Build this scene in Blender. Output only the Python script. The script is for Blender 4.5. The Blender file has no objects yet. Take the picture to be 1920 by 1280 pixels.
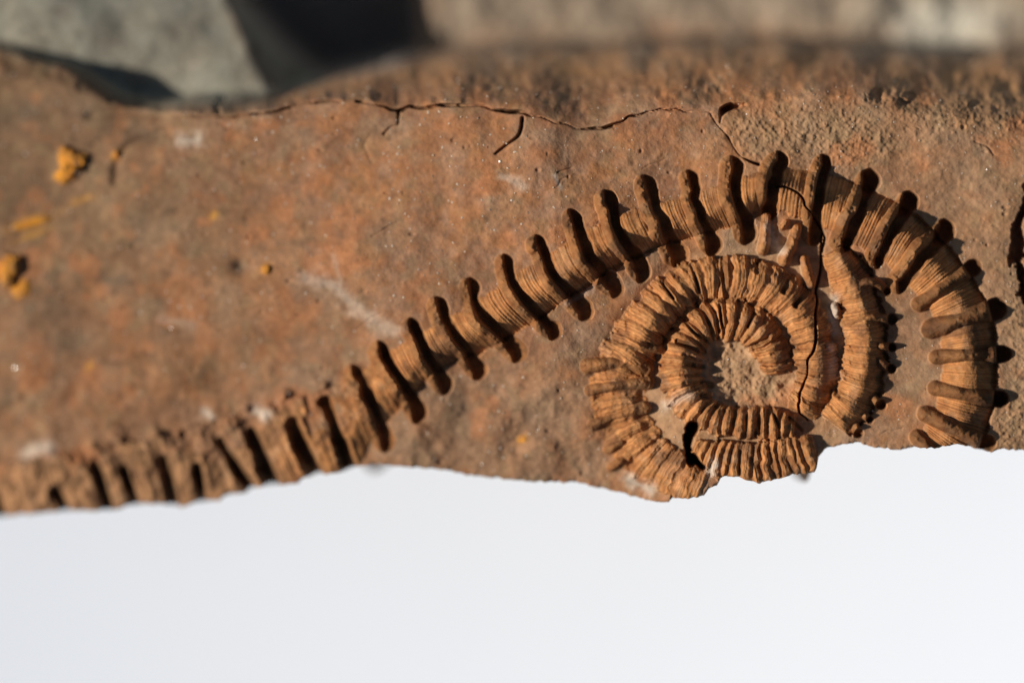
import bpy, math
import numpy as np
from mathutils import Vector

# ------------------------------------------------------------------ camera, light, exposure
S = 4e-5            # metres per plan unit (the plan below is drawn on a 1920 x 1280 sheet, ~77 mm wide)
DCAM = 9000.0       # camera height above the fossil plane, plan units
PAPER_Z = -2200.0   # paper below the fossil plane, plan units
scene = bpy.context.scene
cam_d = bpy.data.cameras.new('camera')
cam = bpy.data.objects.new('camera', cam_d)
scene.collection.objects.link(cam)
cam.location = (0, 0, DCAM * S)
cam_d.sensor_width = 36.0
cam_d.lens = 36.0 * DCAM / 1920.0
cam_d.clip_start = 0.01
cam_d.clip_end = 20.0
cam_d.dof.use_dof = True
cam_d.dof.focus_distance = (DCAM - 14) * S
cam_d.dof.aperture_fstop = 5.4
scene.camera = cam

SUN_EL, SUN_AZ = math.radians(33), math.radians(182)
sd = Vector((math.cos(SUN_EL) * math.cos(SUN_AZ), math.cos(SUN_EL) * math.sin(SUN_AZ), math.sin(SUN_EL)))
world = bpy.data.worlds.new('World')
scene.world = world
world.use_nodes = True
wn = world.node_tree
bg = wn.nodes['Background']
sky = wn.nodes.new('ShaderNodeTexSky')
sky.sky_type = 'NISHITA'
sky.sun_disc = False
sky.sun_elevation = SUN_EL
sky.sun_rotation = math.pi / 2 - SUN_AZ
wn.links.new(sky.outputs[0], bg.inputs[0])
bg.inputs[1].default_value = 0.04
sun_d = bpy.data.lights.new('sun', 'SUN')
sun_d.energy = 4.2
sun_d.angle = math.radians(1.2)
sun_d.color = (1.0, 0.92, 0.84)
sun = bpy.data.objects.new('sun', sun_d)
sun.rotation_euler = sd.to_track_quat('Z', 'Y').to_euler()
sun.location = sd * 1.0
scene.collection.objects.link(sun)
vs = scene.view_settings
vs.view_transform = 'Standard'
vs.look = 'None'
vs.exposure = 0.2
vs.gamma = 1.0
vs.use_curve_mapping = False

# ------------------------------------------------------------------ plan raster and helpers
X0, Y0, NX, NY = -90, -130, 2141, 1141
xs = np.arange(NX) + X0
ys = np.arange(NY) + Y0
XX, YY = np.meshgrid(xs.astype(np.float32), ys.astype(np.float32))


def vnoise(cx, cy, seed):
    r = np.random.default_rng(seed)
    gx = (xs - X0) / cx
    gy = (ys - Y0) / cy
    lat = r.standard_normal((int(gy[-1]) + 3, int(gx[-1]) + 3)).astype(np.float32)
    ix = gx.astype(int); fx = (gx - ix).astype(np.float32); fx = fx * fx * (3 - 2 * fx)
    iy = gy.astype(int); fy = (gy - iy).astype(np.float32); fy = (fy * fy * (3 - 2 * fy))[:, None]
    a = lat[iy]; b = lat[iy + 1]
    row = a * (1 - fy) + b * fy
    return row[:, ix] * (1 - fx) + row[:, ix + 1] * fx


def fbm(cell, octs, seed, gain=0.5):
    out = 0; amp = 1.0
    for k in range(octs):
        out = out + amp * vnoise(cell / 2 ** k, cell / 2 ** k, seed + 17 * k)
        amp *= gain
    return out


_ky = np.fft.fftfreq(NY)[:, None]
_kx = np.fft.rfftfreq(NX)[None, :]


def blur(a, sig):
    g = np.exp(-2 * (math.pi * sig) ** 2 * (_kx ** 2 + _ky ** 2))
    return np.fft.irfft2(np.fft.rfft2(a) * g, s=a.shape).astype(np.float32)


def sstep(a, b, v):
    t = np.clip((v - a) / (b - a), 0, 1)
    return t * t * (3 - 2 * t)


def polymask(pts, soft=0):
    m = np.zeros((NY, NX), bool)
    n = len(pts)
    for i in range(n):
        (ax, ay), (bx, by) = pts[i], pts[(i + 1) % n]
        if ay == by:
            continue
        c = ((ay > YY) != (by > YY)) & (XX < (bx - ax) * (YY - ay) / (by - ay) + ax)
        m ^= c
    m = m.astype(np.float32)
    return np.clip(blur(m, soft), 0, 1) if soft else m


def interp(pts, x):
    p = np.array(pts, float)
    return np.interp(x, p[:, 0], p[:, 1])


def spline(P, n):
    """Catmull-Rom through the rows of P, n samples per span."""
    P = np.asarray(P, float)
    Q = np.vstack([2 * P[0] - P[1], P, 2 * P[-1] - P[-2]])
    out = []
    t = np.linspace(0, 1, n, endpoint=False)[:, None]
    for i in range(1, len(Q) - 2):
        a, b, c, d = Q[i - 1], Q[i], Q[i + 1], Q[i + 2]
        out.append(0.5 * ((2 * b) + (c - a) * t + (2 * a - 5 * b + 4 * c - d) * t ** 2 + (3 * b - a - 3 * c + d) * t ** 3))
    out.append(P[-1:])
    return np.vstack(out)


def window(px, py, pad):
    a = max(int(min(px)) - pad - X0, 0); b = min(int(max(px)) + pad - X0, NX - 1)
    c = max(int(min(py)) - pad - Y0, 0); d = min(int(max(py)) + pad - Y0, NY - 1)
    return slice(c, d + 1), slice(a, b + 1)


def capsule(pts, pad):
    """distance to a polyline and the position along it (0..1), in a window"""
    P = spline(pts, 10) if len(pts) > 2 else np.linspace(pts[0], pts[1], 14)
    w = window(P[:, 0], P[:, 1], pad)
    x, y = XX[w], YY[w]
    best = np.full(x.shape, 1e9, np.float32); tt = np.zeros(x.shape, np.float32); ox = np.zeros(x.shape, np.float32)
    n = len(P) - 1
    for i in range(n):
        ax, ay = P[i]; dx, dy = P[i + 1] - P[i]
        L = dx * dx + dy * dy + 1e-9
        u = np.clip(((x - ax) * dx + (y - ay) * dy) / L, 0, 1)
        d = (x - ax - u * dx) ** 2 + (y - ay - u * dy) ** 2
        m = d < best
        best[m] = d[m]; tt[m] = (i + u[m]) / n; ox[m] = (0.99 * (x - ax - u * dx) - 0.14 * (y - ay - u * dy))[m]
    capsule.side = ox
    return w, np.sqrt(best), tt


rng = np.random.default_rng(5)

# ------------------------------------------------------------------ overall shape of the stone
tilt = -0.17 * np.maximum(1040 - XX, 0) ** 1.0
tilt = tilt - 0.00006 * np.maximum(XX - 1300, 0) ** 2
low = sstep(1330, 1120, XX) * np.maximum(YY - 560, 0) * 0.20
zb = tilt - low
# the far side beyond the cracked lip falls away
lip_top = interp([(-90, 92), (0, 102), (110, 128), (160, 150), (225, 188), (300, 200), (420, 196), (520, 182), (610, 152), (700, 128), (850, 112),
                  (1000, 104), (1200, 96), (1400, 92), (1600, 96), (1740, 112), (1820, 122), (1880, 106), (1960, 118), (2060, 120)], xs)
LT = lip_top[None, :] + 4 * vnoise(60, 60, 3)
up = np.maximum(LT - YY, 0)
facet = polymask([(-200, -260), (418, -260), (428, 0), (470, 90), (520, 178), (430, 196), (300, 200), (228, 186), (160, 136), (112, 118), (0, 88), (-200, 70)], 10)
olive = polymask([(418, -260), (440, -260), (452, 0), (535, 90), (622, 150), (600, 160), (520, 180), (470, 90), (428, 0)], 6)
void = polymask([(440, -260), (782, -260), (790, 40), (786, 104), (740, 128), (622, 150), (535, 90), (452, 0)], 8)
right = np.clip(sstep(760, 830, XX), 0, 1)
z_facet = -265 - 0.03 * XX + 0.15 * (YY - 100)
z_right = np.maximum(zb - 250 - 14 * up, -540) - 9 * fbm(150, 2, 91) * sstep(0, 60, up)
z_olive = -300 - 2.2 * np.maximum(XX - 425 - 0.62 * YY, 0)
z_void = -950 + 0 * XX
wr = np.clip(1 - facet - olive - void, 0, 1) * sstep(620, 780, XX) + 1e-4
ztop = (z_right * wr + facet * z_facet + olive * z_olive + void * z_void) / (wr + facet + olive + void)
ztop = blur(ztop.astype(np.float32), 5)
m_up = sstep(-4, 26, LT - YY)
crack_line = [(-90, 150), (60, 168), (160, 190), (240, 206), (300, 214), (380, 220), (450, 219), (520, 208), (600, 192), (690, 191), (745, 208),
              (830, 196), (900, 199), (1000, 215), (1050, 230), (1090, 243), (1140, 238), (1180, 219), (1250, 205), (1330, 211),
              (1385, 200), (1460, 192), (1540, 183), (1640, 185), (1720, 222), (1800, 222), (1900, 236), (2060, 240)]
CL = interp(crack_line, xs)[None, :] + 1.5 * vnoise(14, 14, 8)
band_up = sstep(0, 1, np.clip((CL - YY) / np.maximum(CL - LT, 12), 0, 1))
bulge = 10 * np.sin(np.clip((CL - YY) / np.maximum(CL - LT, 12), 0, 1) * math.pi) - 250 * np.clip((CL - YY) / np.maximum(CL - LT, 12), 0, 1) ** 1.45 * sstep(380, 620, XX) - 34 * band_up * sstep(620, 380, XX)
zmacro = (zb + bulge) * (1 - m_up) + ztop * m_up

# ------------------------------------------------------------------ relief of the weathered matrix
grainy = np.clip(polymask([(1345, 205), (1640, 190), (1720, 235), (1610, 330), (1480, 300), (1400, 300)], 22)
                 + polymask([(1660, 110), (1960, 100), (1960, 260), (1720, 240)], 20)
                 + polymask([(1880, 540), (2100, 540), (2100, 900), (1850, 860), (1895, 700)], 16), 0, 1)
n_big = fbm(170, 2, 21, .4)
n_mid = fbm(46, 3, 31)
n_sm = fbm(15, 3, 41)
n_fine = fbm(6, 2, 51)
rel = (7.0 + 5 * sstep(1150, 800, XX)) * n_big + 1.15 * n_mid + 0.42 * n_sm + 0.25 * n_fine
rel = rel - sstep(1000, 600, XX) * (0.35 * n_mid + 0.3 * n_sm + .15 * n_fine)
rel = rel + grainy * (0.45 * n_sm + .75 * n_fine)
lumpy = sstep(1250, 1150, XX) * sstep(640, 760, YY)
rel = rel + lumpy * (2.2 * n_mid)
rough_lip = band_up * (1 - m_up) + m_up
rel = rel + rough_lip * (2.6 * n_mid + .35 * n_sm) * (1 - .85 * facet)
rel = rel + m_up * sstep(700, 900, XX) * 4 * fbm(120, 2, 77)
coil = np.exp(-(((XX - 1480) / 330) ** 2 + ((YY - 640) / 270) ** 2) ** 2)
rel = rel * (1 - 0.45 * coil)
H = zmacro + rel
H0 = H.copy()
SURF = blur(zmacro, 6)          # smooth reference level the imprint is pressed into

# hollows and swellings on the left field
for (cx, cy, rx, ry, a) in [(450, 500, 26, 22, -9), (700, 520, 90, 110, 9), (620, 620, 110, 60, -8), (300, 640, 130, 40, -7), (860, 360, 120, 60, 6),
                            (130, 600, 60, 60, -8), (210, 520, 40, 18, -10), (540, 640, 50, 22, -8), (70, 690, 50, 70, 8), (330, 330, 110, 70, 7)]:
    H += a * np.exp(-(((XX - cx) / rx) ** 2 + ((YY - cy) / ry) ** 2))
# curved step on the left (old flake scar)
for pts, hw, dp in [([(310, 246), (250, 268), (222, 300), (216, 340)], 9, 10), ([(300, 214), (240, 208), (170, 215)], 12, 10)]:
    w, d, t = capsule(pts, 40)
    H[w] -= dp * np.exp(-(d / hw) ** 2)

KID = np.zeros((NY, NX), np.int32)
names = {0: ('matrix', None)}
STR = np.zeros((NY, NX), np.float32)      # striation coordinate
FOS = np.zeros((NY, NX), np.float32)      # shell surface mask
PALE = np.zeros((NY, NX), np.float32)


def new_id(name, parent):
    k = len(names)
    names[k] = (name, parent)
    return k


LEDGE = new_id('upper_ledge', None)
KID[(YY < CL)] = LEDGE
FACET = new_id('grey_facet', None)
KID[(facet > 0.5)] = FACET
HOLLOW = new_id('hollow', None)
KID[(void + olive > 0.5) & (YY < LT + 8)] = HOLLOW

# ------------------------------------------------------------------ the outer whorl: rib by rib (outer tip -> inner tip)
# points, groove start, groove end (fractions), half width, depth, band start, band end, trough depth
A = [
    ([(-95, 872), (-80, 925), (-60, 1000)], .6, 1, 8, 30, .04, 1.15, 18),
    ([(-20, 862), (-8, 915), (8, 990)], .55, 1, 8, 36, .04, 1.15, 18),
    ([(85, 850), (102, 905), (138, 985)], .52, .9, 10, 40, .04, 1.15, 20),
    ([(158, 838), (186, 885), (212, 975)], .28, .78, 9, 40, .04, 1.15, 20),
    ([(212, 828), (236, 885), (262, 965)], .40, .9, 10, 42, .04, 1.15, 20),
    ([(285, 815), (309, 870), (332, 962)], .36, .95, 12, 46, .04, 1.15, 22),
    ([(345, 800), (369, 865), (382, 950)], .54, .95, 8, 40, .04, 1.15, 22),
    ([(398, 785), (424, 845), (476, 925)], .28, .98, 10, 40, .04, 1.12, 24),
    ([(452, 768), (482, 830), (518, 915)], .28, .97, 13, 52, .04, 1.10, 26),
    ([(525, 742), (556, 803), (600, 900)], .36, .95, 13, 54, .05, 1.06, 28),
    ([(596, 724), (624, 782), (660, 885)], .22, .95, 13, 60, .06, 1.0, 32),
    ([(655, 688), (684, 748), (720, 828)], .10, 1, 15, 62, .10, .86, 34),
    ([(706, 650), (735, 703), (779, 770)], .06, 1, 15, 62, .14, .82, 36),
    ([(768, 612), (793, 667), (831, 721)], 0, 1, 14, 62, .18, .80, 38),
    ([(820, 578), (841, 626), (894, 691)], 0, 1, 14, 64, .20, .80, 40),
    ([(878, 542), (895, 593), (966, 659)], 0, 1, 15, 68, .20, .80, 42),
    ([(943, 494), (967, 556), (1032, 619)], 0, 1, 15, 70, .20, .80, 44),
    ([(1007, 458), (1031, 521), (1091, 580)], 0, 1, 14.5, 70, .20, .80, 44),
    ([(1072, 414), (1094, 481), (1147, 541)], 0, 1, 15, 72, .21, .80, 44),
    ([(1136, 376), (1153, 443), (1201, 508)], 0, 1, 15, 72, .22, .82, 44),
    ([(1212, 352), (1229, 413), (1266, 478)], 0, 1, 16, 74, .25, .83, 44),
    ([(1290, 334), (1300, 396), (1334, 455)], 0, 1, 15, 70, .27, .85, 44),
    ([(1371, 310), (1368, 366), (1396, 434)], 0, 1, 16, 76, .24, .86, 44),
    ([(1457, 301), (1438, 352), (1434, 396)], 0, 1, 18, 80, .20, .95, 44),
    ([(1542, 306), (1526, 362), (1523, 440)], 0, 1, 15.5, 76, .13, .80, 46),
    ([(1626, 338), (1604, 388), (1577, 456)], 0, 1, 16, 74, .10, .92, 46),
    ([(1704, 377), (1668, 423), (1639, 486)], 0, 1, 15, 72, .10, .94, 46),
    ([(1771, 433), (1724, 472), (1683, 528)], 0, 1, 16, 66, .10, .93, 46),
    ([(1824, 502), (1774, 534), (1724, 571)], 0, 1, 15, 64, .08, .92, 46),
    ([(1869, 579), (1808, 596), (1746, 617)], 0, 1, 16, 70, .08, .90, 46),
    ([(1881, 664), (1818, 666), (1756, 670)], 0, 1, 14, 66, .10, .91, 46),
    ([(1876, 748), (1814, 740), (1752, 727)], 0, 1, 15, 66, .08, .91, 44),
    ([(1852, 830), (1794, 806), (1736, 775)], 0, 1, 14, 58, .05, .92, 40),
    ([(1820, 915), (1775, 880), (1718, 818)], .05, 1, 12, 50, .05, .95, 36),
]
NA = len(A)
curves = []
for row in A:
    P = np.array(row[0], float)
    C = spline(P, 20)
    L = np.concatenate([[0], np.cumsum(np.hypot(*np.diff(C, axis=0).T))]); L /= L[-1]
    ww = np.linspace(-0.12, 1.2, 67)
    c = np.stack([np.interp(ww, L, C[:, k]) for k in (0, 1)], 1)
    for side, a0 in ((ww < 0, 0), (ww > 1, -1)):
        tang = (C[3] - C[0]) / (L[3] - L[0]) if a0 == 0 else (C[-1] - C[-4]) / (L[-1] - L[-4])
        e = 0 if a0 == 0 else 1
        c[side] = C[a0] + (ww[side] - e)[:, None] * tang
    curves.append(c)
curves = np.array(curves)                         # NA, 67, 2
sub = 90
flat = spline(curves.reshape(NA, -1), sub).reshape(-1, 67, 2)      # along t
tq = np.arange(flat.shape[0]) / sub
wf = np.linspace(0, 66, 66 * 5 + 1)
i0 = np.minimum(wf.astype(int), 65); fr = (wf - i0)[None, :, None]
dense = flat[:, i0] * (1 - fr) + flat[:, i0 + 1] * fr
wv = np.interp(wf, np.arange(67), ww)
tcol = np.repeat(tq[:, None], len(wv), 1).ravel()
wcol = np.repeat(wv[None], len(tq), 0).ravel()


def scatter(px, py, vals):
    ix = np.rint(px - X0).astype(int); iy = np.rint(py - Y0).astype(int)
    ok = (ix >= 0) & (iy >= 0) & (ix < NX) & (iy < NY)
    idx = (iy * NX + ix)[ok]
    n = np.bincount(idx, minlength=NX * NY).astype(np.float32)
    outs = []
    for v in vals:
        outs.append((np.bincount(idx, weights=v[ok], minlength=NX * NY) / np.maximum(n, 1)).reshape(NY, NX).astype(np.float32))
    hit = (n > 0).reshape(NY, NX)
    for _ in range(3):                            # close pinholes
        hole = ~hit
        cnt = np.zeros((NY, NX), np.float32); acc = [np.zeros((NY, NX), np.float32) for _ in outs]
        for dy, dx in ((0, 1), (0, -1), (1, 0), (-1, 0)):
            h = np.roll(hit, (dy, dx), (0, 1))
            cnt += h
            for a, o in zip(acc, outs):
                a += np.where(h, np.roll(o, (dy, dx), (0, 1)), 0)
        fill = hole & (cnt >= 3)
        for a, o in zip(acc, outs):
            o[fill] = a[fill] / cnt[fill]
        hit |= fill
    return hit, outs


hitA, (TA, WA) = scatter(dense[..., 0].ravel(), dense[..., 1].ravel(), [tcol, wcol])
par = np.array([r[1:] for r in A], float)
kk = np.arange(NA)
wa = np.interp(TA, kk, par[:, 4]) + 0.012 * n_sm + 0.007 * vnoise(5, 5, 61)
wb = np.interp(TA, kk, par[:, 5]) + 0.016 * n_sm + 0.007 * vnoise(5, 5, 62)
dpA = np.interp(TA, kk, par[:, 6])
u = (WA - wa) / (wb - wa)
inb = hitA & (u > 0) & (u < 1)
def trough(v):
    v = np.clip(np.abs(v), 0, 1)
    return 1 - np.where(v < .5, v * v, .25 + (v - .5)) / .75


u_c = (WA - np.interp(TA, kk, par[:, 4])) / np.interp(TA, kk, par[:, 5] - par[:, 4])
prof = trough(2 * u_c - 1)
stri = TA * 13 + 0.04 * n_sm
bandz = dpA * prof * np.interp(TA, [0, 18, 24, 27, 40], [.86, .9, .86, .78, .76])
bandz += 0.95 * np.sin(2 * math.pi * stri) * (0.75 + 0.3 * vnoise(30, 30, 71)) + 0.9 * np.sin(2 * math.pi * stri * .31 + 1)
bandz += 2.0 * np.sin(math.pi * (TA % 1)) + 0.3 * n_sm + 1 + 5 * sstep(640, 420, XX) * np.sin(math.pi * (TA % 1))
sink = np.interp(TA, [0, 10, 14, 20, 22.5], [0, 0, 13, 13, 0]) * np.clip(u_c, 0, 1) ** 1.3 + np.interp(TA, [23, 25, 27, 40], [0, 8, 19, 19]) * np.clip(1 - u_c, 0, 1) ** 1.3
Hb = SURF + 0.9 * rel + bandz - sink
for i in range(1, 13):
    cx, cy = A[i][0][0]
    H += 11 * np.exp(-(((XX - cx - 8) / 13) ** 2 + ((YY - cy - 4) / 17) ** 2)) * np.clip(1 + .7 * n_mid, 0, 2)
worn = sstep(640, 420, XX) * hitA            # the left end is worn and half filled
Hb += worn * (2.2 * n_mid + 1.0 * n_sm + 0.4 * n_fine)
carve = inb
H[carve] = Hb[carve]
FOS[carve] = 1
bury = np.where(carve, sstep(.42, .12, u_c + .16 * n_mid + .05 * n_sm) * sstep(12.5, 10, TA), 0)
H = H + bury * (2.5 * n_mid + 1.2 * n_sm + 2)
FOS = FOS * (1 - bury)
STR[hitA] = stri[hitA]
seg_ids = [new_id('whorl_segment', None) for _ in range(NA - 1)]
for i in range(NA - 1):
    KID[carve & (TA >= i) & (TA < i + 1)] = seg_ids[i]


# ------------------------------------------------------------------ inner whorls as troughs along a centre line
def whorl(name, path, depth, breaks_spec, fine, sinkd, level, seed, ncell):
    P = spline(np.array([p if len(p) == 4 else p + (1.0,) for p in path], float), 60)
    s = np.concatenate([[0], np.cumsum(np.hypot(*np.diff(P[:, :2], axis=0).T))])
    sq = np.arange(0, s[-1], 0.5)
    c = np.stack([np.interp(sq, s, P[:, k]) for k in range(4)], 1)
    tg = np.gradient(c[:, :2], axis=0); tg /= np.hypot(tg[:, 0], tg[:, 1])[:, None]
    nr = np.stack([-tg[:, 1], tg[:, 0]], 1)
    dd = np.linspace(-1.15, 1.15, 240)
    px = c[:, 0:1] + nr[:, 0:1] * dd[None] * c[:, 2:3]
    py = c[:, 1:2] + nr[:, 1:2] * dd[None] * c[:, 2:3]
    hit, (Sx, Dx, Nx) = scatter(px.ravel(), py.ravel(), [np.repeat(sq[:, None], 240, 1).ravel(), np.repeat(dd[None], len(sq), 0).ravel(), np.repeat(nr[:, 0:1], 240, 1).ravel()])
    dfac = np.interp(Sx, sq, c[:, 3]).astype(np.float32)
    r = np.random.default_rng(seed)
    lo, hi, dlo, dhi = breaks_spec
    br = [r.uniform(0, lo)]
    while br[-1] < s[-1] + hi:
        br.append(br[-1] + r.uniform(lo, hi))
    br = np.array(br); bd = r.uniform(dlo, dhi, len(br))
    sl = np.arange(-40, s[-1] + 60, 0.25)
    pr = np.zeros_like(sl)
    for b, d_ in zip(br, bd):
        pr -= d_ * np.exp(-((sl - b) / (0.11 * (lo + hi))) ** 2)
    flo, fhi, fd = fine
    b = -20.0
    while b < s[-1] + 30:
        pr -= fd * r.uniform(.3, 1) * np.exp(-((sl - b) / (0.3 * flo)) ** 2)
        b += r.uniform(flo, fhi)
    Sw = Sx + 5.0 * (Dx ** 2) + 1.2 * n_sm
    ribz = np.interp(Sw, sl, pr).astype(np.float32)
    edge = 0.95 + 0.05 * n_sm + 0.04 * vnoise(5, 5, seed + 3) + 0.012 * ribz
    uu = Dx / np.maximum(edge, .3)
    inside = hit & (np.abs(uu) < 1)
    ends = np.clip(Sx / 14, 0, 1) * np.clip((s[-1] - Sx) / 14, 0, 1)
    z = depth * dfac * trough(uu) * np.sqrt(np.clip(ends, 0, 1)) + ribz * np.clip(1.25 - np.abs(uu) ** 3, 0, 1) + 0.7 * n_sm + 0.3 * n_fine
    z = z + SURF + 0.6 * rel + level - sinkd * np.clip(Dx * Nx, 0, 1) ** 1.3
    ok = inside & (z > H - 8 - sinkd)
    H[ok] = z[ok]
    FOS[ok] = 1
    STR[ok] = Sw[ok] / ncell
    wid = new_id(name, None)
    KID[ok] = wid
    ribk = np.searchsorted(br, Sw)
    ph = np.interp(Sw, br, np.arange(len(br)))
    fp = ph - np.floor(ph)
    for k in range(len(br)):
        m = ok & (ribk == k) & (fp > 0.16) & (fp < 0.84) & (np.abs(uu) < 0.9)
        if m.sum() > 60:
            KID[m] = new_id('rib', wid)
    return wid


# plain matrix platform between the whorls, a little below the outer surface
plat = polymask([(1240, 500), (1300, 470), (1400, 452), (1480, 440), (1560, 470), (1600, 510), (1612, 590), (1612, 700), (1590, 790), (1560, 860), (1400, 900),
                 (1270, 880), (1140, 800), (1110, 690), (1160, 600)], 10)
H -= 13 * plat
PALE += 0.8 * plat
C_PATH = [(1318, 912, 36, .3), (1258, 884, 46, .35), (1203, 843, 53, .5), (1166, 775, 54, .6), (1160, 705, 55, .7), (1186, 655, 53, 1.4), (1216, 604, 50, 1.6), (1258, 560, 48, 1.15), (1308, 527, 42, .7),
          (1362, 520, 44, .7), (1428, 531, 42, .8), (1486, 568, 44, .95), (1519, 620, 44, .95), (1533, 680, 45, .85), (1525, 730, 40, .7), (1502, 775, 30, .5)]
D_PATH = [(1490, 800, 24), (1450, 794, 33), (1400, 791, 34), (1350, 785, 34), (1312, 765, 37, 1.1), (1284, 735, 43, 1.3), (1275, 690, 44, 1.45), (1285, 645, 42, 1.35), (1312, 612, 41, 1.1),
          (1348, 598, 40), (1388, 602, 40), (1424, 620, 39), (1448, 655, 37), (1456, 702, 30)]
B_PATH = [(1562, 470, 26), (1592, 515, 42), (1614, 572, 44), (1625, 630, 44), (1620, 690, 46), (1603, 745, 46), (1566, 795, 42)]
B2_PATH = [(1530, 846, 36), (1480, 860, 44), (1420, 869, 42), (1350, 860, 38), (1300, 842, 20)]
wB = whorl('middle_whorl', B_PATH, 34, (40, 60, 3, 9), (6, 9, 1.5), 22, 0, 11, 6.0)
wB2 = whorl('middle_whorl', B2_PATH, 6, (14, 22, 3, 8), (5, 7, 1.0), 4, 4, 12, 6.0)
wC = whorl('coiled_whorl', C_PATH, 31, (20, 36, 3.5, 9), (6, 9, 1.9), 14, 2, 13, 7.0)
wD = whorl('inner_whorl', D_PATH, 23, (15, 24, 6, 13), (5, 9, .9), 10, 0, 14, 7.0)
CORE = new_id('core_matrix', None)
core = polymask([(1336, 650), (1376, 640), (1404, 652), (1420, 685), (1436, 702), (1486, 708), (1480, 740), (1440, 762), (1380, 764), (1334, 748), (1336, 716), (1318, 685)], 2.5)
Hc = SURF - 13 + 1.8 * n_sm + .7 * n_fine + 3 * n_mid
H = H * (1 - core) + Hc * core
m = core > .5
KID[m] = CORE; FOS[m] = 0; PALE[m] = 1.0


# ------------------------------------------------------------------ grooves left by the ribs
def groove(pts, hw, depth, parent, name='rib_groove', knob=0.0, fade=0.0, wig=1.0):
    w, d, t = capsule(pts, int(hw) + 14)
    r = hw * (1 + 0.045 * wig * n_sm[w] + .07 * n_mid[w] + (0.16 * n_mid[w] if wig > 1.2 else 0) + 0.02 * wig * vnoise(6, 6, 99)[w]) + knob * np.exp(-((t - 1) / .16) ** 2) - 1.2 * knob * 0
    q = np.clip(1 - (d / r) ** 2, 0, 1) ** .45
    shelf = sstep(.85, -.05, capsule.side / r + .08 * n_mid[w])
    dep = depth * (1 - fade * (1 - sstep(0, .5, t)))
    rim = (d < r)
    Hw = H[w]
    rel_dep = np.maximum(Hw - (SURF[w] - dep), 4) * (1 + .22 * n_mid[w])
    sh = np.minimum(0.42 * hw, rel_dep)
    z = Hw - (sh + (rel_dep - sh) * shelf) * q + 0.6 * n_sm[w] * q
    zz = np.minimum(Hw, z)
    cut = rim & (z < Hw - 0.5)
    Hw[rim] = zz[rim]
    H[w] = Hw
    k = new_id(name, parent)
    Kw = KID[w]; Kw[cut] = k; KID[w] = Kw
    Fw = FOS[w]; Fw[cut] = 0.55; FOS[w] = Fw
    return k


def ring(pts, hw, h_end, h_mid, parent, name='rib', fos=0.55):
    """a raised rounded rib across the shell"""
    w, d, t = capsule(pts, int(hw) + 14)
    r = hw * (1 + 0.045 * n_sm[w] + .08 * n_mid[w]) * (1 + .12 * np.exp(-((t - 1) / .14) ** 2) + .06 * np.exp(-(t / .14) ** 2))
    q = np.sqrt(np.clip(1 - (d / r) ** 2, 0, 1))
    h = h_end + (h_mid - h_end) * np.clip(np.sin(math.pi * np.clip(t, 0, 1)), 0, 1) ** .7
    z = SURF[w] + 0.7 * rel[w] - 3 + (h * (1 + .10 * n_mid[w]) + 3) * q + (1.0 * n_sm[w] + .6 * n_fine[w]) * q
    Hw = H[w]
    up_ = (z > Hw) & (d < r)
    Hw[up_] = z[up_]; H[w] = Hw
    k = new_id(name, parent)
    Kw = KID[w]; Kw[up_] = k; KID[w] = Kw
    Fw = FOS[w]; Fw[up_] = fos; FOS[w] = Fw
    return k


def crossbar(pts, hw, h, parent, name='rib'):
    """a low rounded rib that follows the shell"""
    w, d, t = capsule(pts, int(hw) + 14)
    r = hw * (1 + .03 * n_sm[w] + .07 * n_mid[w])
    q = np.clip(1 - (d / r) ** 2, 0, 1)
    m = d < r
    tip = sstep(.16, .04, t)
    top = (h + 2 + 22 * sstep(0, .5, t)) * (1 - .62 * sstep(.66, 1.0, t)) * (1 + .08 * n_mid[w])
    z = SURF[w] + .6 * rel[w] - 6 + (top + 6) * q ** .5 + (.9 * n_sm[w] + .6 * n_fine[w]) * q
    m = m & ((z > H[w]) | (tip > .3))
    H[w] = np.where(m, np.maximum(H[w], z) * (1 - tip) + (SURF[w] - 34 * q ** .42) * tip, H[w])
    k = new_id(name, parent)
    Kw = KID[w]; Kw[m] = k; KID[w] = Kw
    Fw = FOS[w]; Fw[m] = .38; FOS[w] = Fw
    return k


def flare(pts, hw, hb, dt, parent, name='rib', close=1.0):
    """a flared rib: a rounded lip on one side and, behind it, a trench shaped to keep that side in shade"""
    w, d, t = capsule(pts, int(hw) + 14)
    r = hw * (1 + 0.03 * n_sm[w] + .08 * n_mid[w]) * (1 + .10 * np.exp(-((t - 1) / .16) ** 2) + .05 * np.exp(-(t / .16) ** 2))
    xi = capsule.side / r + .06 * n_mid[w]
    q = np.clip(1 - (d / r) ** 2, 0, 1)
    Hw = H[w]
    drop = np.maximum(Hw - SURF[w], 0) * .55 + dt + 24 * (1 - close) * sstep(.3, .0, t)
    inner = np.maximum(sstep(.72, 1.0, t) * close, sstep(.3, .0, t) * (1 - close))
    xi = xi + .30 * inner
    bar = np.sqrt(np.clip(1 - ((xi + .42) / .62) ** 2, 0, 1)) * q ** .38 * (1 - .6 * inner)
    lip = hb * (1 + .25 * n_mid[w]) * (.45 + .55 * np.clip(np.sin(math.pi * np.clip(t, 0, 1)), 0, 1) ** .6)
    lip = lip * bar + (1.9 * n_sm[w] + 1.2 * n_fine[w]) * q
    z = Hw + lip * (1 - sstep(-.06, .2, xi)) - drop * sstep(-.12, .32, xi) * q ** .42
    m = d < r
    Hw = np.where(m, z, Hw); H[w] = Hw
    k = new_id(name, parent)
    Kw = KID[w]; Kw[m] = k; KID[w] = Kw
    Fw = FOS[w]; Fw[m] = .4; FOS[w] = Fw
    return k


_VN99 = vnoise(6, 6, 99)
_vn = vnoise


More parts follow.
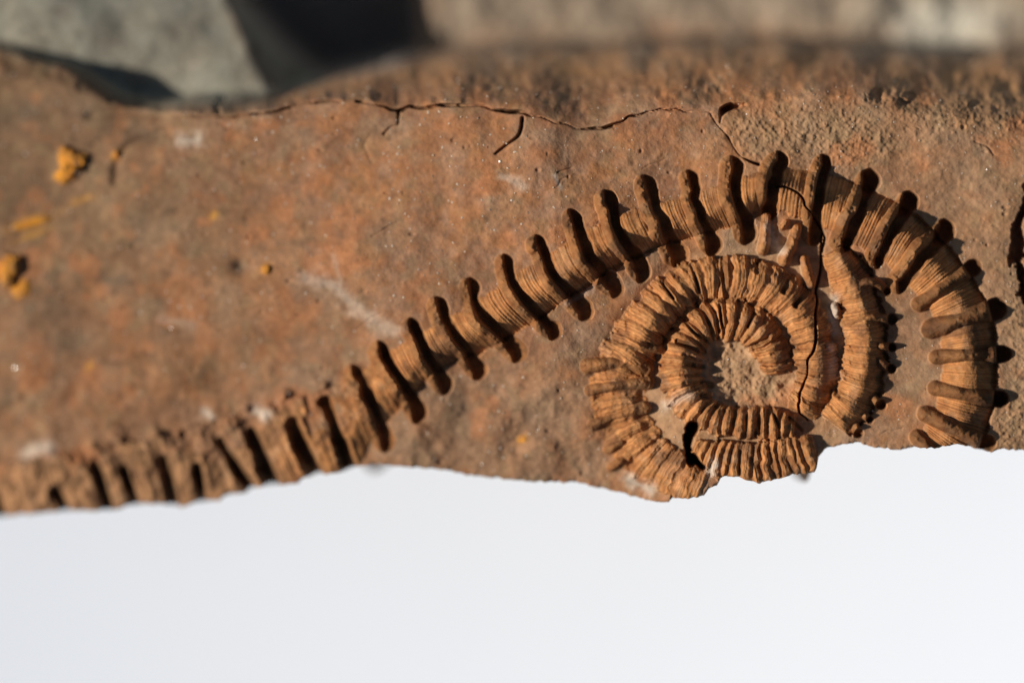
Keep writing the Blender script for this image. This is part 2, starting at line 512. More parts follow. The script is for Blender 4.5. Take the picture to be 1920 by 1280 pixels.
def vnoise(cx, cy, seed):          # cached for the groove edges
    return _VN99 if seed == 99 else _vn(cx, cy, seed)


for i, row in enumerate(A):
    C = spline(np.array(row[0], float), 20)
    L = np.concatenate([[0], np.cumsum(np.hypot(*np.diff(C, axis=0).T))]); L /= L[-1]
    q = np.linspace(row[1], row[2], 7)
    pts = np.stack([np.interp(q, L, C[:, 0]), np.interp(q, L, C[:, 1])], 1)
    parent = seg_ids[min(i, NA - 2)]
    kw = rng.uniform(.88, 1.1)
    if i > 10:
        if i >= 28:
            crossbar(pts, kw * row[3] + 2.6, 23, parent)
        else:
            flare(pts + rng.normal(0, 1.2, pts.shape), kw * row[3] + 4.2, rng.uniform(16, 24), rng.uniform(19, 31), parent, close=0.0 if i > 24 else 1.0)
        continue
    groove(pts, kw * row[3] + (2.6 if i > 10 else 3.0), (row[4] * 1.45 if i > 10 else rng.uniform(28, 58)), parent, knob=1.6, fade=0.35 if row[1] > .08 else 0.0, wig=1.0 if i > 12 else 1.6)

for pts, hw, h0, h1 in [([(1150, 650), (1196, 651), (1240, 655)], 9, 10, 42), ([(1100, 685), (1160, 683), (1212, 690)], 13, 14, 32), ([(1106, 731), (1160, 722), (1214, 716)], 11, 13, 30),
                        ([(1112, 797), (1160, 778), (1206, 766)], 11, 12, 27), ([(1140, 842), (1170, 826)], 9, 10, 20), ([(1146, 876), (1172, 858)], 8, 8, 16)]:
    ring(pts, hw, h0, h1, wC, fos=.8)
for pts, hw, dp in [
    # second coil, top
    ([(1297, 496), (1304, 520), (1312, 548)], 4.5, 46), ([(1357, 486), (1357, 520), (1364, 562)], 7, 50),
    ([(1426, 490), (1420, 508)], 8, 40), ([(1486, 520), (1470, 545)], 8, 42), ([(1512, 548), (1492, 572)], 7, 40), ([(1240, 528), (1262, 560)], 3.5, 34),
]:
    groove(pts, hw * .85, -dp * .2, wC)
for pts, hw, dp in [
    ([(1318, 575), (1330, 605), (1345, 634)], 4.5, 34), ([(1350, 572), (1353, 600), (1358, 625)], 4, 32), ([(1387, 564), (1382, 590), (1378, 630)], 5.5, 38),
    ([(1415, 588), (1402, 612)], 4, 30), ([(1282, 600), (1300, 622), (1324, 640)], 4, 32), ([(1270, 640), (1300, 652), (1322, 660)], 6, 34),
    ([(1300, 684), (1318, 688)], 6, 34), ([(1318, 720), (1334, 722)], 8, 42), ([(1316, 742), (1330, 745)], 6, 36), ([(1384, 764), (1376, 790), (1370, 812)], 6, 40),
    ([(1400, 780), (1400, 818)], 4, 34), ([(1424, 762), (1424, 812)], 6, 36), ([(1446, 760), (1460, 800)], 4, 32), ([(1480, 784), (1504, 806)], 5, 36),
    ([(1440, 634), (1412, 650)], 5, 30),
]:
    groove(pts, hw * .85, -dp * .2, wD)
for pts, hw, h0, h1 in [
    ([(1578, 552), (1606, 534), (1638, 528), (1658, 543)], 9, 10, 30), ([(1586, 607), (1630, 595), (1670, 600)], 9, 10, 31), ([(1640, 648), (1667, 650)], 8, 12, 22),
    ([(1636, 668), (1666, 690)], 9, 12, 22), ([(1636, 745), (1648, 757)], 9, 14, 18), ([(1616, 775), (1628, 784)], 7, 12, 14), ([(1602, 796), (1610, 810)], 8, 12, 14), ([(1566, 575), (1572, 590)], 7, 12, 16),
]:
    ring(pts, hw, h0 - 6, h1, wB)
for (cx, cy, rr_) in [(1674, 600, 11), (1673, 651, 8.5), (1672, 691, 9.5), (1652, 759, 10), (1632, 786, 7), (1611, 812, 9), (1664, 546, 8)]:
    iw = window([cx], [cy], 22)
    dd_ = np.hypot(XX[iw] - cx, YY[iw] - cy) / (rr_ * (1 + .1 * n_sm[iw]))
    H[iw] -= 26 * np.clip(1 - dd_ ** 2, 0, 1) ** .45
    Fw = FOS[iw]; Fw[dd_ < 1] = .4; FOS[iw] = Fw
for pts, hw, dp in [
    ([(1388, 845), (1387, 890)], 4, 30), ([(1420, 870), (1428, 904)], 8, 40), ([(1446, 850), (1456, 892)], 5, 32), ([(1480, 860), (1492, 886)], 8, 38), ([(1436, 832), (1442, 840)], 6, 44),
]:
    groove(pts, hw * .85, -dp * .2, wB2)
for pts, hw, h in [([(1436, 408), (1434, 440), (1430, 468)], 12, 13), ([(1494, 428), (1484, 460), (1470, 488)], 12, 14), ([(1509, 486), (1513, 508), (1520, 532)], 10, 13),
                   ([(1474, 418), (1466, 426)], 7, 16)]:
    ring(pts, hw * .82, h, h + 3, None, fos=0.95)
ridge = polymask([(1420, 402), (1450, 398), (1490, 418), (1520, 440), (1545, 445), (1540, 530), (1510, 540), (1470, 500), (1420, 480), (1350, 470), (1350, 448)], 6)
PALE += 0.25 * ridge
# hole beside the broken whorl end
w, d, t = capsule([(1300, 800), (1288, 826), (1296, 858), (1312, 874)], 40)
hole = d < 9 + 3.5 * n_sm[w] + 2 * _VN99[w]
Hw = H[w]; Hw[hole] -= 130 * np.clip(1 - (d[hole] / 12) ** 2, 0, 1) ** .5; H[w] = Hw
KID[w] = np.where(hole, new_id('hole', None), KID[w])
FOS[w] = np.where(hole, 0.3, FOS[w])

# ------------------------------------------------------------------ cracks, and a gap carved for shade at the right edge
for pts, hw, dp in [
    ([(p, float(np.interp(p, *np.array(crack_line).T))) for p in range(240, 680, 40)], 1.8, 26), ([(p, float(np.interp(p, *np.array(crack_line).T))) for p in range(670, 1180, 34)], 3.0, 40),
    ([(p, float(np.interp(p, *np.array(crack_line).T))) for p in range(1150, 1350, 30)], 1.5, 22),
    ([(745, 208), (744, 232), (718, 250)], 3.6, 36), ([(694, 252), (685, 276), (698, 304)], 3, 18),
    ([(982, 222), (968, 256), (926, 288)], 3, 24), ([(1332, 214), (1362, 254), (1388, 290), (1424, 308)], 3, 44),
    ([(1396, 197), (1362, 203), (1350, 228)], 6, 50), ([(1452, 350), (1486, 358), (1506, 376), (1522, 402), (1548, 440), (1542, 470)], 1.6, 70),
    ([(1545, 440), (1541, 500), (1534, 545), (1530, 590), (1526, 640), (1516, 676), (1508, 720), (1498, 752), (1500, 772), (1516, 790)], 1.5, 70),
    ([(1950, 310), (1922, 390), (1912, 450), (1912, 500), (1930, 570)], 15, 90), ([(1100, 850), (1036, 800), (1042, 900)], 0.1, 0),  # wide gap at far right is carved in for the rock edge shadow
    ([(420, 186), (404, 200), (412, 214)], 5, 16),
]:
    if hw < 1:
        continue
    cp = spline(np.array(pts, float), 2) if len(pts) > 2 else np.linspace(pts[0], pts[1], 3)
    cp = cp + rng.normal(0, 1.7 if hw < 5 else 1.0, cp.shape)
    w, d, t = capsule(cp, 26)
    hw = hw * .62 if hw < 5 else hw * .85
    jit = 1 + 0.5 * n_mid[w] + 0.3 * n_sm[w]
    rr = hw * np.clip(jit, .35, 1.6)
    H[w] = H[w] - (dp * np.clip(.45 + .45 * n_mid[w], .12, 1) if dp < 60 else dp * .7) * np.clip(1 - (d / rr) ** 2, 0, 1) ** 0.5 - 1.2 * np.exp(-(d / (2.5 * hw)) ** 2)
# knock down the ledge slightly along the lip so its edge catches light
# a few dark pits in the rough upper right
for (cx, cy, r_, a) in [(1648, 183, 22, 16), (1696, 186, 25, 22), (1720, 160, 26, 16), (1870, 150, 28, 22), (1898, 180, 24, 14),
                        (1345, 160, 26, 14), (1310, 140, 24, 10), (447, 497, 13, 6)]:
    H -= a * np.exp(-(((XX - cx) / r_) ** 2 + ((YY - cy) / (r_ * .8)) ** 2)) * np.clip(.3 + .35 * n_sm + .5 * n_mid, 0, 1.4)

# small chips, pits and scratches
rs = np.random.default_rng(77)
for _ in range(150):
    cx, cy = rs.uniform(0, 1910), rs.uniform(215, 900)
    iw = window([cx], [cy], 14)
    if FOS[iw].size == 0 or FOS[iw].max() > .1:
        continue
    a, b_ = rs.uniform(2, 5.5), rs.uniform(2, 4)
    H[iw] -= rs.uniform(1.5, 5) * np.exp(-(((XX[iw] - cx) / a) ** 2 + ((YY[iw] - cy) / b_) ** 2) ** 1.5)
for _ in range(46):
    cx, cy, an, ln = rs.uniform(0, 1900), rs.uniform(230, 860), rs.uniform(-.9, .9), rs.uniform(12, 60)
    pts = np.array([(cx + k_ * ln * math.cos(an) / 3, cy + k_ * ln * math.sin(an) / 3) for k_ in range(4)]) + rs.normal(0, 3, (4, 2))
    w, d, t = capsule(pts, 10)
    if FOS[w].max() > .1:
        continue
    H[w] -= rs.uniform(1.0, 3.2) * np.exp(-(d / rs.uniform(1.1, 2.0)) ** 2)
# weathered-out pits lined with ochre
OCH = np.zeros((NY, NX), np.float32)
for (cx, cy, rx, ry, rot, dp) in [(134, 300, 27, 22, .45, 30), (126, 328, 20, 15, -.5, 22), (14, 500, 24, 28, .2, 32), (40, 541, 16, 21, .1, 9), (52, 419, 32, 7, -.28, 7),
                                  (219, 291, 9, 9, 0, 12), (500, 505, 9, 9, 0, 12), (979, 823, 7, 6, .2, 5)]:
    a = (XX - cx) * math.cos(rot) + (YY - cy) * math.sin(rot); b = -(XX - cx) * math.sin(rot) + (YY - cy) * math.cos(rot)
    e = np.sqrt((a / rx) ** 2 + (b / ry) ** 2) + .16 * n_mid + .16 * n_sm + .1 * _VN99
    near = (np.abs(XX - cx) < 90) & (np.abs(YY - cy) < 90)
    pit = np.where(near, np.clip(1.05 - e, 0, 1), 0)
    H += .68 * dp * np.clip(pit * 1.6, 0, 1) ** .6
    OCH = np.maximum(OCH, np.where(near, sstep(1.15, .75, e), 0))
    KID[near & (e < 1)] = new_id('ochre_crust', None)

H = blur(H, 0.55)

# ------------------------------------------------------------------ true colours of the stone (albedo)
def mix(a, b, t):
    return a * (1 - t[..., None]) + b * t[..., None]


def col(*c):
    return np.array(c, np.float32)


m1 = np.clip(0.5 + 0.42 * fbm(70, 4, 201), 0, 1)
m2 = np.clip(0.5 + 0.45 * fbm(28, 4, 221), 0, 1)
m3 = np.clip(0.5 + 0.5 * fbm(9, 3, 241), 0, 1)
base = mix(np.broadcast_to(col(.285, .140, .074), (NY, NX, 3)), np.broadcast_to(col(.375, .18, .082), (NY, NX, 3)), m1)
base = mix(base, np.broadcast_to(col(.35, .22, .148), (NY, NX, 3)), 0.68 * m2)
base = mix(base, np.broadcast_to(col(.42, .195, .075), (NY, NX, 3)), 0.4 * np.clip(m1 + m3 - 1.05, 0, 1))
olive_brown = col(.285, .18, .105)
leftness = np.clip(sstep(640, 60, XX) * sstep(760, 380, YY) * 1.1 * (0.6 + 0.6 * m1), 0, .95)
base = mix(base, np.broadcast_to(olive_brown, base.shape), leftness)
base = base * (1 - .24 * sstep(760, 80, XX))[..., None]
base = mix(base, np.broadcast_to(col(.30, .165, .09), base.shape), 0.5 * sstep(900, 500, XX) * sstep(420, 640, YY))
right_pale = sstep(1560, 1760, XX) * sstep(180, 330, YY)
base = mix(base, np.broadcast_to(col(.375, .235, .138), base.shape), 0.6 * right_pale)
base = mix(base, np.broadcast_to(col(.325, .205, .115), base.shape), 0.75 * np.clip(grainy, 0, 1))
lowm = sstep(1280, 1120, XX) * sstep(600, 760, YY) * sstep(620, 760, XX)
base = mix(base, np.broadcast_to(col(.36, .225, .14), base.shape), 0.7 * lowm)
pl = np.clip(PALE, 0, 1) * (1 - np.clip(FOS, 0, 1))
base = mix(base, np.broadcast_to(col(.44, .285, .165), base.shape), 0.75 * pl)
# mottling in several hues
h1 = np.clip(fbm(64, 3, 301) - .15, 0, 1.2); h2 = np.clip(fbm(52, 3, 321) - .25, 0, 1.2); h3 = np.clip(fbm(24, 2, 341) - .3, 0, 1)
base = mix(base, np.broadcast_to(col(.325, .275, .20), base.shape), np.clip(.18 * h1, 0, .4))
base = mix(base, np.broadcast_to(col(.43, .185, .08), base.shape), np.clip(.5 * h2, 0, .6))
base = mix(base, np.broadcast_to(col(.27, .20, .115), base.shape), np.clip(.35 * h3, 0, .5))
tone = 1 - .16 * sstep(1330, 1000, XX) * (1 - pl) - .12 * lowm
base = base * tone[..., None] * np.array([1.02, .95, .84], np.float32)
# upper ledge: rusty rim, greyer beyond
lipc = np.clip(band_up * (1 - m_up), 0, 1)
base = mix(base, np.broadcast_to(col(.40, .20, .075), base.shape), 0.8 * lipc * np.clip(.5 + .6 * m2, 0, 1) * sstep(420, 600, XX))
base = mix(base, np.broadcast_to(col(.30, .235, .165), base.shape), sstep(700, 860, XX) * sstep(-45, 80, LT - YY + 14 * n_mid))
base = mix(base, np.broadcast_to(col(.62, .58, .46), base.shape), m_up * np.clip(np.exp(-(((XX - 1770) / 110) ** 2 + ((YY - 45) / 55) ** 2)), 0, 1))
base = mix(base, np.broadcast_to(col(.275, .265, .205), base.shape), np.clip(facet * (0.8 + .2 * m2), 0, 1))
base = mix(base, np.broadcast_to(col(.17, .155, .11), base.shape), np.clip(olive, 0, 1))
base = mix(base, np.broadcast_to(col(.26, .22, .18), base.shape), np.clip(void, 0, 1))
# shell surface of the imprint: iron stained
fo = mix(np.broadcast_to(col(.465, .200, .066), base.shape), np.broadcast_to(col(.37, .148, .048), base.shape), m2)
fo = mix(fo, np.broadcast_to(col(.50, .265, .105), base.shape), 0.6 * np.clip(m3 - .45, 0, 1))
fworn = np.clip(worn * .8, 0, 1)
fo = mix(fo, np.broadcast_to(col(.34, .185, .088), base.shape), fworn)
stain = np.clip(fbm(34, 4, 261) - .55, 0, 1)
fo = mix(fo, np.broadcast_to(col(.16, .075, .035), base.shape), .6 * np.clip(stain, 0, 1))
crust = sstep(.75, 1.15, fbm(26, 4, 281))
fo = mix(fo, np.broadcast_to(col(.46, .30, .18), base.shape), (.2 * crust))
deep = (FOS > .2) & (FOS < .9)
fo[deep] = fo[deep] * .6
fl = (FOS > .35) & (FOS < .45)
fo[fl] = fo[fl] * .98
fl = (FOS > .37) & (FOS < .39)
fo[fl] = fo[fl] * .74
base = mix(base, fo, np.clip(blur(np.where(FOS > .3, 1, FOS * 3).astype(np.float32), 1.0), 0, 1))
# pale calcite veins and stains
for pts, hw, a in [([(575, 520), (625, 535), (650, 560), (700, 600), (735, 618)], 13, .34), ([(640, 530), (625, 480)], 6, .2), ([(340, 264), (368, 262)], 11, .6),
                   ([(300, 598), (360, 608)], 7, .22), ([(1040, 330), (1052, 352)], 4, .5), ([(940, 330), (980, 350)], 8, .35), ([(480, 770), (500, 778)], 9, .7),
                   ([(50, 848), (90, 838)], 12, .6), ([(380, 770), (400, 782)], 8, .6), ([(1180, 900), (1220, 918)], 12, .7), ([(1330, 885), (1342, 870)], 9, .8),
                   ([(1060, 570), (1110, 545)], 6, .3), ([(1440, 425), (1465, 470)], 10, .6), ([(1565, 560), (1560, 700)], 8, .7), ([(1290, 740), (1250, 760)], 10, .5)]:
    w, d, t = capsule(pts, 40)
    k = a * np.exp(-(d / (hw * (1 + .3 * n_sm[w]))) ** 2)
    base[w] = mix(base[w], np.broadcast_to(col(.56, .48, .38), base[w].shape), k)
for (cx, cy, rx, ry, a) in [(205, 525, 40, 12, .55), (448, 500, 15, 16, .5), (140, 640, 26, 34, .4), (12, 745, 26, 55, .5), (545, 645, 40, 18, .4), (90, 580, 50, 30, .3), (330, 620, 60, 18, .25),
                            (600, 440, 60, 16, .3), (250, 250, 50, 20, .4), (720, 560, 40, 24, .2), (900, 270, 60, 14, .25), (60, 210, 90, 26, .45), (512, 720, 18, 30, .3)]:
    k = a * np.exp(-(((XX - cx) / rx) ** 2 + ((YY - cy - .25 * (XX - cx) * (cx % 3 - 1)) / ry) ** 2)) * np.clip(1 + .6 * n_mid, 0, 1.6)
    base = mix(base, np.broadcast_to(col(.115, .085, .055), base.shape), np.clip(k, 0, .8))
# yellow-orange iron stain
for (cx, cy, rx, ry, a) in [(55, 417, 34, 9, .8), (60, 440, 30, 8, .4), (400, 404, 9, 8, .6), (150, 375, 26, 7, .35), (218, 291, 9, 8, .7), (498, 503, 9, 8, .6), (980, 822, 10, 8, .4),
                            (168, 686, 8, 8, .4)]:
    k = a * np.exp(-(((XX - cx) / rx) ** 2 + ((YY - cy + .3 * (XX - cx)) / ry) ** 2)) * np.clip(1 + .4 * n_sm, 0, 1.2)
    base = mix(base, np.broadcast_to(col(.66, .30, .03), base.shape), np.clip(k, 0, 1))
ochre = mix(np.broadcast_to(col(.62, .255, .02), base.shape), np.broadcast_to(col(.42, .16, .03), base.shape), np.clip(.4 + .5 * n_sm + .4 * n_mid, 0, 1))
base = mix(base, ochre, np.clip(OCH * (.9 + .25 * n_sm), 0, 1))
base = np.clip(base * (1 + 0.10 * n_sm[..., None] + 0.06 * n_fine[..., None]), .01, .9).astype(np.float32)

# ------------------------------------------------------------------ materials
def nodes_of(name):
    mat = bpy.data.materials.new(name)
    mat.use_nodes = True
    nt = mat.node_tree
    return mat, nt, nt.nodes['Principled BSDF']


def stone_material():
    mat, nt, bs = nodes_of('iron_stained_stone')
    N, Lk = nt.nodes, nt.links
    at = N.new('ShaderNodeAttribute'); at.attribute_name = 'stone'
    fa = N.new('ShaderNodeAttribute'); fa.attribute_name = 'shell'
    st = N.new('ShaderNodeAttribute'); st.attribute_name = 'stria'
    tc = N.new('ShaderNodeTexCoord')
    n1 = N.new('ShaderNodeTexNoise'); n1.inputs['Scale'].default_value = 1 / (9 * S); n1.inputs['Detail'].default_value = 5; n1.inputs['Roughness'].default_value = .65
    n2 = N.new('ShaderNodeTexNoise'); n2.inputs['Scale'].default_value = 1 / (3.2 * S); n2.inputs['Detail'].default_value = 3
    Lk.new(tc.outputs['Object'], n1.inputs['Vector']); Lk.new(tc.outputs['Object'], n2.inputs['Vector'])
    # fine growth lines on the shell
    n3 = N.new('ShaderNodeTexNoise'); n3.noise_dimensions = '1D'; n3.inputs['Scale'].default_value = 1.6; n3.inputs['Detail'].default_value = 2
    Lk.new(st.outputs['Fac'], n3.inputs['W'])
    r1 = N.new('ShaderNodeMapRange'); r1.inputs[1].default_value = .3; r1.inputs[2].default_value = .7; r1.inputs[3].default_value = .86; r1.inputs[4].default_value = 1.13
    Lk.new(n1.outputs['Fac'], r1.inputs[0])
    r2 = N.new('ShaderNodeMapRange'); r2.inputs[1].default_value = .35; r2.inputs[2].default_value = .65; r2.inputs[3].default_value = .70; r2.inputs[4].default_value = 1.16
    Lk.new(n3.outputs['Fac'], r2.inputs[0])
    mx = N.new('ShaderNodeMix'); mx.data_type = 'FLOAT'; mx.inputs['A'].default_value = 1.0
    Lk.new(fa.outputs['Fac'], mx.inputs['Factor']); Lk.new(r2.outputs[0], mx.inputs['B'])
    mu = N.new('ShaderNodeMath'); mu.operation = 'MULTIPLY'
    Lk.new(r1.outputs[0], mu.inputs[0]); Lk.new(mx.outputs['Result'], mu.inputs[1])
    vm = N.new('ShaderNodeVectorMath'); vm.operation = 'SCALE'
    Lk.new(at.outputs['Color'], vm.inputs[0]); Lk.new(mu.outputs[0], vm.inputs['Scale'])
    Lk.new(vm.outputs[0], bs.inputs['Base Color'])
    bs.inputs['Roughness'].default_value = .85
    bs.inputs['Specular IOR Level'].default_value = .25
    # relief
    h1 = N.new('ShaderNodeMath'); h1.operation = 'MULTIPLY_ADD'; h1.inputs[1].default_value = .7
    Lk.new(n2.outputs['Fac'], h1.inputs[0]); Lk.new(n1.outputs['Fac'], h1.inputs[2])
    h2 = N.new('ShaderNodeMath'); h2.operation = 'MULTIPLY'
    Lk.new(n3.outputs['Fac'], h2.inputs[0]); Lk.new(fa.outputs['Fac'], h2.inputs[1])
    h3 = N.new('ShaderNodeMath'); h3.operation = 'ADD'
    Lk.new(h1.outputs[0], h3.inputs[0]); Lk.new(h2.outputs[0], h3.inputs[1])
    bp = N.new('ShaderNodeBump'); bp.inputs['Strength'].default_value = .7; bp.inputs['Distance'].default_value = 1.8 * S
    Lk.new(h3.outputs[0], bp.inputs['Height'])
    Lk.new(bp.outputs[0], bs.inputs['Normal'])
    return mat


STONE = stone_material()
mat_paper, nt, bs = nodes_of('white_paper_sheet')
nz = nt.nodes.new('ShaderNodeTexNoise'); nz.inputs['Scale'].default_value = 60; nz.inputs['Detail'].default_value = 6
tcn = nt.nodes.new('ShaderNodeTexCoord'); nt.links.new(tcn.outputs['Object'], nz.inputs['Vector'])
rp = nt.nodes.new('ShaderNodeMix'); rp.data_type = 'RGBA'
rp.inputs['A'].default_value = (.77, .84, .915, 1); rp.inputs['B'].default_value = (.80, .87, .945, 1)
nt.links.new(nz.outputs['Fac'], rp.inputs['Factor']); nt.links.new(rp.outputs['Result'], bs.inputs['Base Color'])
bs.inputs['Roughness'].default_value = .9
mat_mica, nt, bs = nodes_of('mica_grain')
nz = nt.nodes.new('ShaderNodeTexNoise'); nz.inputs['Scale'].default_value = 1 / (30 * S)
rp = nt.nodes.new('ShaderNodeMix'); rp.data_type = 'RGBA'
rp.inputs['A'].default_value = (.45, .33, .22, 1); rp.inputs['B'].default_value = (.7, .6, .48, 1)
nt.links.new(nz.outputs['Fac'], rp.inputs['Factor']); nt.links.new(rp.outputs['Result'], bs.inputs['Base Color'])
bs.inputs['Roughness'].default_value = .22
bs.inputs['Specular IOR Level'].default_value = .8

# ------------------------------------------------------------------ mesh of the stone, split into its parts
def steps(a, b, st):
    return np.arange(a, b, st)


gx = np.concatenate([steps(-85, 620, 2.0), steps(620, 1000, 1.7), steps(1000, 1930, 1.4), steps(1930, 2045.1, 3)])
gy = np.concatenate([steps(-125, 170, 3.0), steps(170, 285, 2.0), steps(285, 640, 1.4), steps(640, 1000.1, 1.9)])
edge = interp([(-90, 972), (0, 969), (70, 962), (132, 957), (205, 956), (232, 954), (240, 946), (300, 944), (342, 951), (366, 942), (412, 939), (416, 932), (424, 926), (462, 924), (468, 915),
               (520, 907), (526, 911), (560, 905), (566, 896), (600, 886), (610, 890), (640, 884), (662, 876), (700, 871), (760, 875), (830, 880), (880, 891), (950, 899), (1020, 904), (1072, 903),
               (1110, 912), (1170, 925), (1212, 938), (1240, 944), (1255, 942), (1259, 932), (1285, 935), (1320, 931), (1330, 917), (1345, 910), (1353, 892), (1358, 891), (1400, 899),
               (1425, 906), (1450, 899), (1480, 894), (1488, 889), (1527, 887), (1532, 876), (1536, 858), (1548, 842), (1580, 834), (1604, 829), (1640, 838), (1690, 844), (1716, 838), (1750, 841), (1790, 832),
               (1830, 840), (1858, 847), (1880, 842), (1960, 846), (2060, 848)], gx)
edge = edge + 1.2 * np.interp(gx, np.arange(-100, 2100, 5), np.random.default_rng(2).standard_normal(440))
GX = np.repeat(gx[None], len(gy), 0)
GY = np.repeat(gy[:, None], len(gx), 1)
k = GY > 640
GY = np.where(k, 640 + (GY - 640) * (edge[None] - 640) / 360.0, GY)


def sample(F, px, py, nearest=False):
    fx = np.clip(px - X0, 0, NX - 1.001); fy = np.clip(py - Y0, 0, NY - 1.001)
    if nearest:
        return F[np.rint(fy).astype(int), np.rint(fx).astype(int)]
    ix = fx.astype(int); iy = fy.astype(int); ax = fx - ix; ay = fy - iy
    if F.ndim == 3:
        ax = ax[..., None]; ay = ay[..., None]
    return (F[iy, ix] * (1 - ax) + F[iy, ix + 1] * ax) * (1 - ay) + (F[iy + 1, ix] * (1 - ax) + F[iy + 1, ix + 1] * ax) * ay


Z = sample(H, GX, GY)
ZB = sample(SURF, GX, GY)
# round the broken lower edge over
de = edge[None] - GY
Z = Z - 9 * np.exp(-np.maximum(de, 0) / 3.0) * (1 + .5 * sample(n_sm, GX, GY))
SC = (DCAM - ZB) / DCAM
WX = (GX - 960) * SC * S
WY = (640 - GY) * SC * S
WZ = Z * S
V = np.stack([WX, WY, WZ], -1)
# vertex normals of the whole surface so that the parts join without seams
du = np.gradient(V, axis=1); dv = np.gradient(V, axis=0)
NRM = np.cross(dv, du); NRM /= np.linalg.norm(NRM, axis=-1, keepdims=True) + 1e-20
NRM *= np.where(NRM[..., 2:3] < 0, -1, 1)
COLV = sample(base, GX, GY)
SHELL = np.clip(sample(blur((FOS > .9).astype(np.float32), .8), GX, GY), 0, 1)
STRV = sample(STR, GX, GY)
ny, nx = GX.shape
vid = np.arange(ny * nx).reshape(ny, nx)
quads = np.stack([vid[:-1, :-1], vid[1:, :-1], vid[1:, 1:], vid[:-1, 1:]], -1).reshape(-1, 4)
fk = sample(KID, (GX[:-1, :-1] + GX[1:, 1:]) / 2, (GY[:-1, :-1] + GY[1:, 1:]) / 2, True).ravel()
Vf = V.reshape(-1, 3); Nf = NRM.reshape(-1, 3); Cf = COLV.reshape(-1, 3); Sf = SHELL.ravel(); Tf = STRV.ravel()

root = bpy.data.objects.new('fossil_rock', None)
scene.collection.objects.link(root)
root.empty_display_size = .01
root.location = (0, 0, 0)
root['label'] = 'reddish brown rock bearing a ribbed spiral fossil imprint, lying on white paper'
root['category'] = 'fossil'


def mesh_object(name, verts, faces, parent, mat, normals=None, colr=None, shell=None, stria=None, smooth=True):
    me = bpy.data.meshes.new(name)
    nf, kk_ = faces.shape
    me.vertices.add(len(verts)); me.vertices.foreach_set('co', np.ascontiguousarray(verts, np.float32).ravel())
    me.loops.add(nf * kk_); me.loops.foreach_set('vertex_index', np.ascontiguousarray(faces, np.int32).ravel())
    me.polygons.add(nf)
    me.polygons.foreach_set('loop_start', (np.arange(nf) * kk_).astype(np.int32))
    me.polygons.foreach_set('use_smooth', np.full(nf, smooth))
    me.update(calc_edges=True)
    if colr is not None:
        a = me.attributes.new('stone', 'FLOAT_COLOR', 'POINT')
        a.data.foreach_set('color', np.concatenate([colr, np.ones((len(verts), 1))], 1).astype(np.float32).ravel())
        a = me.attributes.new('shell', 'FLOAT', 'POINT'); a.data.foreach_set('value', np.ascontiguousarray(shell, np.float32))
        a = me.attributes.new('stria', 'FLOAT', 'POINT'); a.data.foreach_set('value', np.ascontiguousarray(stria, np.float32))
    if normals is not None:
        me.normals_split_custom_set_from_vertices(normals.astype(np.float32).tolist())
    me.materials.append(mat)
    ob = bpy.data.objects.new(name, me)
    scene.collection.objects.link(ob)
    ob.parent = parent
    return ob


order = np.argsort(fk, kind='stable')
fks = fk[order]
ids, starts = np.unique(fks, return_index=True)
ends_ = np.append(starts[1:], len(fks))
made = {}


def build(pid):
    if pid in made:
        return made[pid]
    if pid not in spans:
        return None
    nm, par_ = names[pid]
    pob = root
    if par_ is not None:
        pob = build(par_) or root
    a, b = spans[pid]
    q = quads[order[a:b]]
    uq, inv = np.unique(q, return_inverse=True)
    ob = mesh_object(nm, Vf[uq], inv.reshape(-1, 4), pob, STONE, Nf[uq], Cf[uq], Sf[uq], Tf[uq])
    made[pid] = ob
    return ob


spans = {int(i): (int(a), int(b)) for i, a, b in zip(ids, starts, ends_)}
for pid in sorted(spans):
    build(pid)

# sides and underside of the stone, tucked in below the face and resting on the paper
def ring(a):
    return np.concatenate([a[-1, :], a[-2::-1, -1], a[0, -2::-1], a[1:-1, 0]])


st4 = 4
br_x = ring(WX)[::st4]; br_y = ring(WY)[::st4]; br_z = ring(WZ)[::st4]; br_c = ring(COLV)[::st4]
nb = len(br_x)
rr = np.random.default_rng(9)
wob = np.interp(np.arange(nb), np.arange(0, nb + 12, 9), rr.standard_normal(len(np.arange(0, nb + 12, 9))))
rows = []
cxw, cyw = 0.0, (640 - 330) * S
zf = PAPER_Z * S
bump1 = np.exp(-((br_x / S + 960 - 690) / 62) ** 2) * (br_y < cyw)
bump2 = np.exp(-((br_x / S + 960 - 1528) / 44) ** 2) * (br_y < cyw)
for j, (fx, ins, zz, b1, b2) in enumerate([(1, 0, 0, 0, 0), (.999, 5, -12, 0, 0), (.996, 18, -60, 0, 12), (.99, 60, -150, 40, 84), (.98, 130, -300, 158, 150), (.97, 235, -550, 225, 200),
                                           (.955, 305, -800, 250, 200), (.94, 330, -1300, 100, 60), (.93, 330, -1900, 0, 0), (.9, 345, -2198, 0, 0)]):
    jit = wob * (6 if 1 < j < 8 else 0) * S
    sgn = np.where(br_y < cyw, 1.0, -.5)
    x = cxw + (br_x - cxw) * fx
    y = br_y + sgn * (ins - b1 * bump1 - b2 * bump2) * S * np.where(br_y < cyw, np.clip((cyw - br_y) / (500 * S), 0, 1), 1) + jit
    z = np.maximum(br_z + zz * S * np.clip((br_z - zf) / (2200 * S), 0, 1.2), zf * .9995)
    rows.append(np.stack([x, y, z], 1))
rows.append(np.repeat([[cxw, cyw, zf * .999]], nb, 0))
RV = np.concatenate(rows)
ii = np.arange(nb); jj = (ii + 1) % nb
SF = np.concatenate([np.stack([r_ * nb + ii, (r_ + 1) * nb + ii, (r_ + 1) * nb + jj, r_ * nb + jj], 1) for r_ in range(len(rows) - 1)])
RC = np.tile(br_c * .5 + np.array([.2, .13, .075]) * .5, (len(rows), 1))
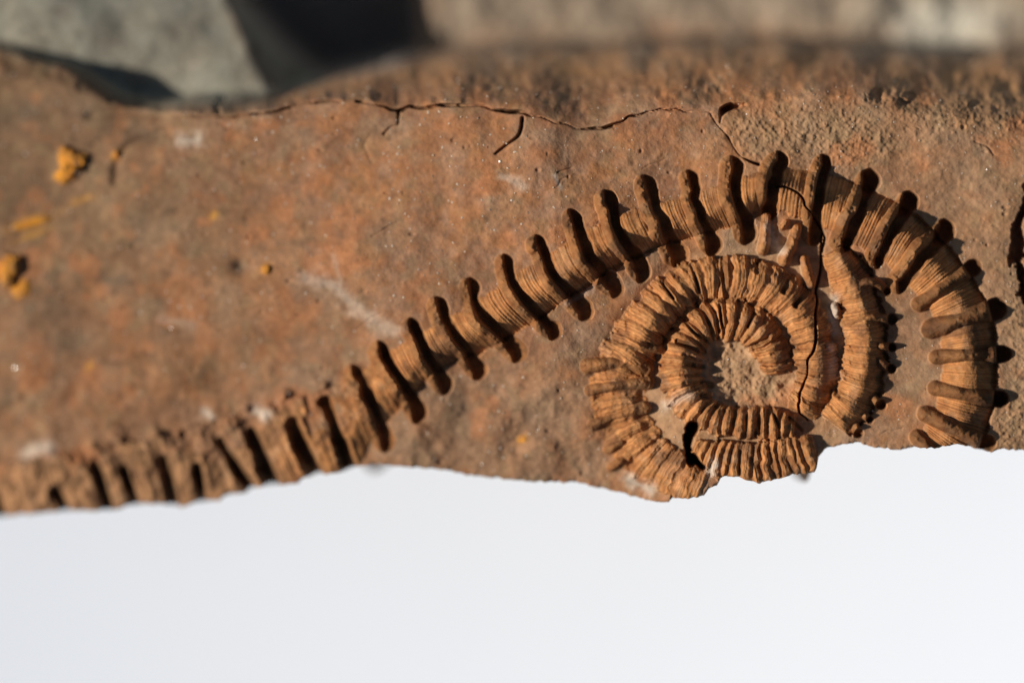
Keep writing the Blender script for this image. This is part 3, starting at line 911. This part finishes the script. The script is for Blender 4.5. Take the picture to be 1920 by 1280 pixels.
mesh_object('underside', RV, SF, root, STONE, None, RC, np.zeros(len(RV)), np.zeros(len(RV)))


# ------------------------------------------------------------------ mica grains: small bright crystals in the matrix
r = np.random.default_rng(33)
mv, mf = [], []
n = 0
while n < 1300:
    px, py = r.uniform(-60, 1930), r.uniform(-60, 900)
    if r.uniform() > (0.35 + .65 * min(max((px - 300) / 900, 0), 1)):
        continue
    if sample(FOS, np.array([px]), np.array([py]))[0] > .1 or py > np.interp(px, gx, edge) - 14:
        continue
    sz = r.uniform(1.1, 2.1) if px > 1000 else r.uniform(1.6, 3.0)
    z0 = float(sample(H, np.array([px]), np.array([py]))[0]); sc = (DCAM - float(sample(SURF, np.array([px]), np.array([py]))[0])) / DCAM
    R = np.array(Vector((r.normal(), r.normal(), 2.2 + r.normal())).normalized().to_track_quat('Z', 'Y').to_matrix())
    o = np.array([(1, 0, 0), (.2, .9, 0), (-1, .2, 0), (-.1, -1, 0), (0, 0, .35), (0, 0, -.6)]) * sz
    o = o @ R.T
    o[:, 0] = (o[:, 0] + px - 960) * sc; o[:, 1] = (o[:, 1] + 640 - py) * sc; o[:, 2] += z0 + .3
    bse = n * 6
    mv.append(o * S)
    for a in range(4):
        mf.append((bse + a, bse + (a + 1) % 4, bse + 4)); mf.append((bse + (a + 1) % 4, bse + a, bse + 5))
    n += 1
mica = mesh_object('mica_grains', np.concatenate(mv), np.array(mf), root, mat_mica, smooth=False)
mica['kind'] = 'stuff'

# ------------------------------------------------------------------ white paper
nn = 60
px = np.linspace(-.25, .25, nn); gxp, gyp = np.meshgrid(px, px)
bend = np.clip(gxp * .8 - gyp * .6, -.08, .08)      # gentle bow added to shade the sheet, darker to the left
gz = PAPER_Z * S - 0.0004 + 1.5 * (bend + .022) ** 2 - 1.5 * .022 ** 2
pv = np.stack([gxp, gyp, gz], -1).reshape(-1, 3)
iv = np.arange(nn * nn).reshape(nn, nn)
pf = np.stack([iv[:-1, :-1], iv[:-1, 1:], iv[1:, 1:], iv[1:, :-1]], -1).reshape(-1, 4)
paper = mesh_object('paper_ground', pv, pf, None, mat_paper)
paper['kind'] = 'structure'
paper['label'] = 'white sheet of paper under the rock'
